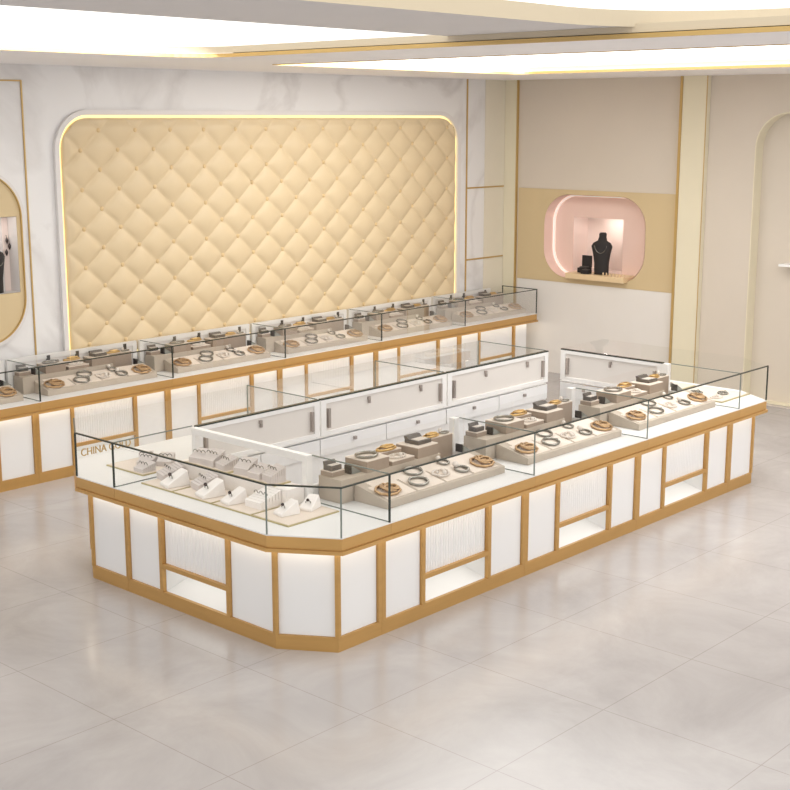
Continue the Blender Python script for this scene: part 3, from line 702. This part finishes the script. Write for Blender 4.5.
def fill(ox, oy, where, cv=1.0, wall=False, final=False):
    """contents of one straight case. ox, oy: front corner of the case on its glass line; cv: depth factor"""
    P = lambda u, v, z: (ox + u, oy + v * cv, z)
    g = 'displays in the wall cases' if wall else 'displays in the front island cases'
    L = lambda s: s + ' in ' + where
    # tilted tray with pads
    t = empty('jewelry_tray', L('tilted taupe tray with cream pads'), 'tray', P(.74, .34, .7125), g)
    v0, v1 = -.15 * cv, .125 * cv
    zz = lambda v: .046 + (v - v0) / (v1 - v0) * .062
    link('body', cached(('tray', cv), lambda: MB().hexa([(-.57, v0, 0), (.57, v0, 0), (.57, v1, 0), (-.57, v1, 0), (-.57, v0, zz(v0)), (.57, v0, zz(v0)), (.57, v1, zz(v1)), (-.57, v1, zz(v1))]).mesh('body', M['taupe'], bevel=.003)), t)
    for i in range(4):
        a0, a1 = -.54 + i * .272, -.54 + i * .272 + .25
        link('pad', cached(('pad', i, cv), lambda a0=a0, a1=a1: MB().hexa([(a0, v0 + .02, zz(v0 + .02) - .004), (a1, v0 + .02, zz(v0 + .02) - .004), (a1, v1 - .085 * cv, zz(v1 - .085 * cv) - .004), (a0, v1 - .085 * cv, zz(v1 - .085 * cv) - .004), (a0, v0 + .02, zz(v0 + .02) + .004), (a1, v0 + .02, zz(v0 + .02) + .004), (a1, v1 - .085 * cv, zz(v1 - .085 * cv) + .004), (a0, v1 - .085 * cv, zz(v1 - .085 * cv) + .004)]).mesh('pad', M['cream_pad'])), t)
    link('back_pad', cached(('bpad', cv), lambda: MB().hexa([(-.5, v1 - .085 * cv, zz(v1 - .085 * cv) - .004), (.5, v1 - .085 * cv, zz(v1 - .085 * cv) - .004), (.5, v1 - .015, zz(v1 - .015) - .004), (-.5, v1 - .015, zz(v1 - .015) - .004), (-.5, v1 - .085 * cv, zz(v1 - .085 * cv) + .004), (.5, v1 - .085 * cv, zz(v1 - .085 * cv) + .004), (.5, v1 - .015, zz(v1 - .015) + .004), (-.5, v1 - .015, zz(v1 - .015) + .004)]).mesh('back_pad', M['cream_pad'])), t)
    zt = lambda v: .7125 + zz((v - .34) * cv) + .005
    flat = []
    flat.append(bracelet(P(.28, .29, zt(.29)), L('gold lattice bracelet beside the front silver bangle'), 'jewel_rose', 1.0, g, 0, .9))
    flat.append(bangle(P(.555, .285, zt(.285)), L('silver bangle on the front pads'), 1.0, g))
    flat.append(necklace(P(.79, .30, zt(.30)), L('pale beaded necklace on the front pads'), 'pearl', .95, g))
    flat.append(ring(P(.97, .28, zt(.28)), L('silver pearl ring on the front pads'), 1.2, g))
    flat.append(bracelet(P(1.19, .29, zt(.29)), L('gold lattice bracelet beside the pearl ring'), 'jewel_rose', .98, g))
    flat.append(bangle(P(.64, .405, zt(.405)), L('silver bangle at the tray back edge'), .95, g))
    flat.append(ring(P(.94, .41, zt(.41)), L('silver pearl ring at the tray back edge'), 1.0, g))
    for o in flat: o.rotation_euler = (math.atan2(.062, v1 - v0), 0, o.rotation_euler[2])
    # riser and blocks
    o = link('display_riser', cached(('riser', cv), lambda: MB().box(-.46, .46, -.098 * cv, .098 * cv, 0, .147).mesh('display_riser', M['taupe'], bevel=.003)), None, P(.525, .569, .7125))
    tag(o, L('long low taupe riser under the blocks'), 'riser', g)
    zr = .8598
    W = lambda d: round(d * cv, 4)
    block(P(.395, .569, zr), L('tall brown block under a silver bangle'), .20, W(.19), .074, g)
    bangle(P(.39, .572, zr + .0745), L('silver bangle on a tall brown block'), 1.05, g, 1.1 * cv)
    block(P(.63, .53, zr), L('low brown block under pearl necklace'), .21, W(.11), .030, g)
    necklace(P(.63, .53, zr + .0305), L('pearl necklace on a low brown block'), 'pearl', .95, g, 0, .95 * cv)
    block(P(.63, .626, zr), L('narrow block under yellow gold bracelet'), .21, W(.075), .062, g)
    bracelet(P(.63, .626, zr + .0625), L('yellow gold bracelet on a narrow block'), 'jewel_gold', .9, g, 0, .6 * cv)
    block(P(.865, .569, zr), L('tall brown block under charcoal box'), .20, W(.19), .073, g)
    jewel_box(P(.88, .575, zr + .0735), L('open charcoal box on a tall brown block'), .13, W(.12), .042, g)
    block(P(1.125, .63, .7125), L('narrow high block beside the rear post'), .26, W(.07), .215, g)
    bracelet(P(1.07, .63, .928), L('yellow gold bracelet on narrow high block'), 'jewel_gold', .8, g, 0, .55 * cv)
    ring(P(1.205, .63, .928), L('silver pearl ring on narrow high block'), .95, g, .7 * cv)
    block(P(.13, .61, zr), L('short block nearest the glass divider'), .11, W(.10), .035, g)
    jewel_box(P(.125, .605, zr + .0355), L('open charcoal box on a short block'), .09, W(.07), .05, g)
    slanted_card(P(.215, .555, .8600), L('smoke grey card stand on the taupe riser'), g, 0)
    if final: return
    o = link('display_block', cached(('wb', cv), lambda: MB().box(-.05, .05, -.045 * cv, .045 * cv, 0, .088).mesh('display_block', M['white_deck'], bevel=.003)), None, P(1.305, .55, .7125))
    tag(o, L('small white block holding a card stand'), 'display block', g)
    slanted_card(P(1.275, .55, .801), L('smoke grey card stand on white block'), g)
fill(X0, YF, 'front island case next to the corner')
fill(X1, YF, 'middle front island case')
fill(X2, YF, 'far front island case')
for k in range(6):
    before = set(bpy.data.objects) if k == 0 else None
    fill(WX[k], YW, '%s wall case from the pink niche' % WN[k], .735, True, k == 5)
    if k == 0:   # only its end shows at the picture's edge: keep what stands there
        for o in [o for o in bpy.data.objects if o not in before and o.parent is None]:
            if o.location.x < WX[0] + 1.0 and not o.name.startswith('jewelry_tray'):
                for c in list(o.children): bpy.data.objects.remove(c)
                bpy.data.objects.remove(o)

# mats with ring stands in the corner counter
def mat_thing(poly, label, z, group):
    x = sum(p[0] for p in poly) / len(poly); y = sum(p[1] for p in poly) / len(poly)
    t = empty('jewelry_mat', label, 'mat', (x, y, z), group)
    part('border', MB().prism(poly, z, z + .007), M['mat_edge'], t)
    ins = [(x + (a - x) * .95, y + (b - y) * .95) for a, b in poly]
    part('pad', MB().prism(ins, z + .0065, z + .009), M['cream_pad'], t)
    return t
def ribbed_stand(loc, label, w, d, h, group, rz, mat='stand_white'):
    """wedge with ring slots"""
    t = empty('ring_stand', label, 'ring stand', loc, group, rz)
    def body():
        mb = MB(); n = 7
        for i in range(n):
            y0 = -d / 2 + d * i / n; y1 = y0 + d / n * .78; a = h * (.45 + .55 * i / n); b = h * (.45 + .55 * (i + 1) / n)
            mb.hexa([(-w / 2, y0, 0), (w / 2, y0, 0), (w / 2, y1, 0), (-w / 2, y1, 0), (-w / 2, y0, a), (w / 2, y0, a), (w / 2, y1, b), (-w / 2, y1, b)])
        mb.box(-w / 2 + .002, w / 2 - .002, -d / 2 + .002, d / 2 - .003, .001, h * .4)
        return mb.mesh('body', M[mat])
    link('body', cached(('rs', w, d, h, mat), body), t)
    def rings():
        mb = MB()
        for i in range(3):
            mb.tube([((-.3 + .3 * i) * w + .016 * cos(a * pi / 8), -d * .12, h * .82 + .016 * sin(a * pi / 8)) for a in range(9)], .003, 5)
        return mb.mesh('ring_row', M['silver'], smooth=True)
    link('ring_row', cached(('rr', w, d, h), rings), t)
    return t
def wedge_stand(loc, label, s, group, rz):
    """small ramp stand showing one ring with a dark stone"""
    t = empty('ring_stand', label, 'ring stand', loc, group, rz)
    link('body', cached('wedge', lambda: MB().hexa([(-.05, -.07, 0), (.05, -.07, 0), (.05, .07, 0), (-.05, .07, 0), (-.05, -.07, .018), (.05, -.07, .018), (.038, .06, .085), (-.038, .06, .085)]).mesh('body', M['stand_white'], bevel=.006)), t).scale = (s, s, s)
    link('ring', cached('wring', lambda: MB().tube([(.018 * cos(a * pi / 8), -.025, .045 + .018 * sin(a * pi / 8)) for a in range(9)], .0035, 6).mesh('ring', M['silver'], smooth=True)), t).scale = (s, s, s)
    link('stone', cached('wstone', lambda: MB().ball((0, -.03, .066), .011, 6).mesh('stone', M['gem'], smooth=True)), t).scale = (s, s, s)
    return t
MG = 'ring mats in the corner case'
my = [6.73, 6.41, 6.03, 5.67, 5.345]
names = ['beside the glass divider', 'second from the glass divider', 'third from the glass divider', 'at the chamfered corner']
for i in range(4):
    y1, y0 = my[i] - .004, my[i + 1] + .004
    poly = [(4.945, y0), (5.208, y0), (5.208, y1), (4.945, y1)] if i < 3 else [(4.945, y0), (5.358, y0), (5.358, 5.62), (5.208, 5.62), (5.208, y1), (4.945, y1)]
    mat_thing(poly, 'cream mat with thin brass edge ' + names[i] + ' of the corner counter', .7125, MG)
    ym = (y0 + y1) / 2
    rz = -pi / 2
    if i < 3:
        wedge_stand((5.05, ym - .06 if i < 2 else ym + .09, .7216), 'small white ring stand with dark stone on mat ' + names[i], 1.15 if i < 2 else 1.0, MG, rz - .2)
        ribbed_stand((5.13, ym + .09 if i != 2 else ym - .085, .7216), 'slotted %s ring stand on mat %s' % ('grey' if i < 2 else 'large white', names[i]), .13 if i < 2 else .14, .14 if i < 2 else .17, .09, MG, rz - .3 if i < 2 else rz, 'stand_grey' if i < 2 else 'stand_white')
    else:
        wedge_stand((5.10, ym + .02, .7216), 'small white ring stand with dark stone on mat at the chamfered corner', .95, MG, rz - .2)
        wedge_stand((5.27, ym + .0, .7216), 'second small white ring stand on the chamfered corner mat by the frame post', .9, MG, rz + .3)
# second row on a raised white step
RG = 'raised displays in the corner case'
o = link('display_riser', MB().box(-.072, .072, -.52, .52, 0, .105).mesh('display_riser', M['stand_white'], bevel=.003), None, (5.286, 6.17, .7125))
tag(o, 'long raised white step carrying two pink mats in the corner counter', 'riser', RG)
for i, (y0, y1, nm) in enumerate(((6.20, 6.62, 'nearer the glass divider'), (5.76, 6.18, 'nearer the frame post'))):
    mat_thing([(5.218, y0), (5.354, y0), (5.354, y1), (5.218, y1)], 'narrow pink mat on the raised white step ' + nm, .818, RG)
    for j in range(3):
        ribbed_stand((5.288, y0 + .08 + .13 * j, .8271), '%s grey ring stand on the raised pink mat %s' % (('first', 'middle', 'last')[j], nm), .11, .11, .075 + .018 * ((i + j) % 2), RG, -pi / 2 + .2 * (j - 1), 'stand_grey')
# tray of grey stands in the back corner counter
BG = 'grey stands in the back corner case'
mat_thing([(5.06, 6.86), (5.40, 6.86), (5.40, 7.26), (5.06, 7.26)], 'cream mat with brass edge in the back corner island counter', .7125, BG)
for j, (dx, dy, s, nm) in enumerate(((.08, .08, 0, 'nearest the end glass'), (.17, .17, 1, 'in the mat centre'), (.27, .1, 1, 'nearest the white rear door'), (.25, .29, 0, 'at the mat far corner'))):
    ribbed_stand((5.06 + dx, 6.86 + dy, .7216), 'grey slotted ring stand %s of the back corner counter' % nm, .10, .11, .075 if s else .055, BG, -pi / 2 + .3 * j, 'stand_grey')
# pale mats in the far end counter
EG = 'pale displays in the far end case'
for i, (y0, y1, nm) in enumerate(((5.20, 5.68, 'nearest the front glass'), (5.72, 6.20, 'in the middle'), (6.24, 6.70, 'nearest the gap'))):
    mat_thing([(9.66, y0), (10.14, y0), (10.14, y1), (9.66, y1)], 'pale grey edged mat %s of the far end counter' % nm, .7125, EG)
    for j, (dx, dy) in enumerate(((.12, .12), (.30, .16), (.18, .34))):
        necklace((9.66 + dx, y0 + dy, .7216), '%s silver necklace on the pale mat %s of the far end counter' % (('first', 'second', 'third')[j], nm), 'silver' if j else 'pearl', .9, EG, .5 * j)

# ------------------------------------------------------------------ light
w = bpy.data.worlds.new('world'); SC.world = w; w.use_nodes = True
bgn = w.node_tree.nodes['Background']; bgn.inputs[0].default_value = (.97, .98, 1.0, 1); bgn.inputs[1].default_value = 1.1
def area(name, loc, rot, sx, sy, e, col=(1, .97, .92)):
    l = bpy.data.lights.new(name, 'AREA'); l.shape = 'RECTANGLE'; l.size = sx; l.size_y = sy; l.energy = e; l.color = col
    o = bpy.data.objects.new(name, l); COL.objects.link(o); o.location = loc; o.rotation_euler = rot; return o
def point(name, loc, e, col=(1, .93, .85), r=.04):
    l = bpy.data.lights.new(name, 'POINT'); l.energy = e; l.color = col; l.shadow_soft_size = r
    o = bpy.data.objects.new(name, l); COL.objects.link(o); o.location = loc; return o
area('added_wall_fill', (9.4, 8.25, 3.49), (math.radians(32), 0, 0), 3.0, .25, 38)  # added fill light, tilted at the back wall to brighten the wall cases
area('added_wall_fill', (4.9, 7.72, 3.49), (math.radians(30), 0, 0), 2.8, .25, 26)  # second added fill, lifts the wall cases near the oval niche
point('niche_lamp', (XR + .30, 8.66, 1.79), 1.5, (1, .92, .88))
point('oval_niche_lamp', (5.85, YB + .03, 2.12), .9, (1, .95, .9))
SC.view_settings.view_transform = 'Standard'
SC.view_settings.look = 'None'
SC.cycles.transparent_max_bounces = 32
SC.cycles.max_bounces = 8
SC.cycles.diffuse_bounces = 4
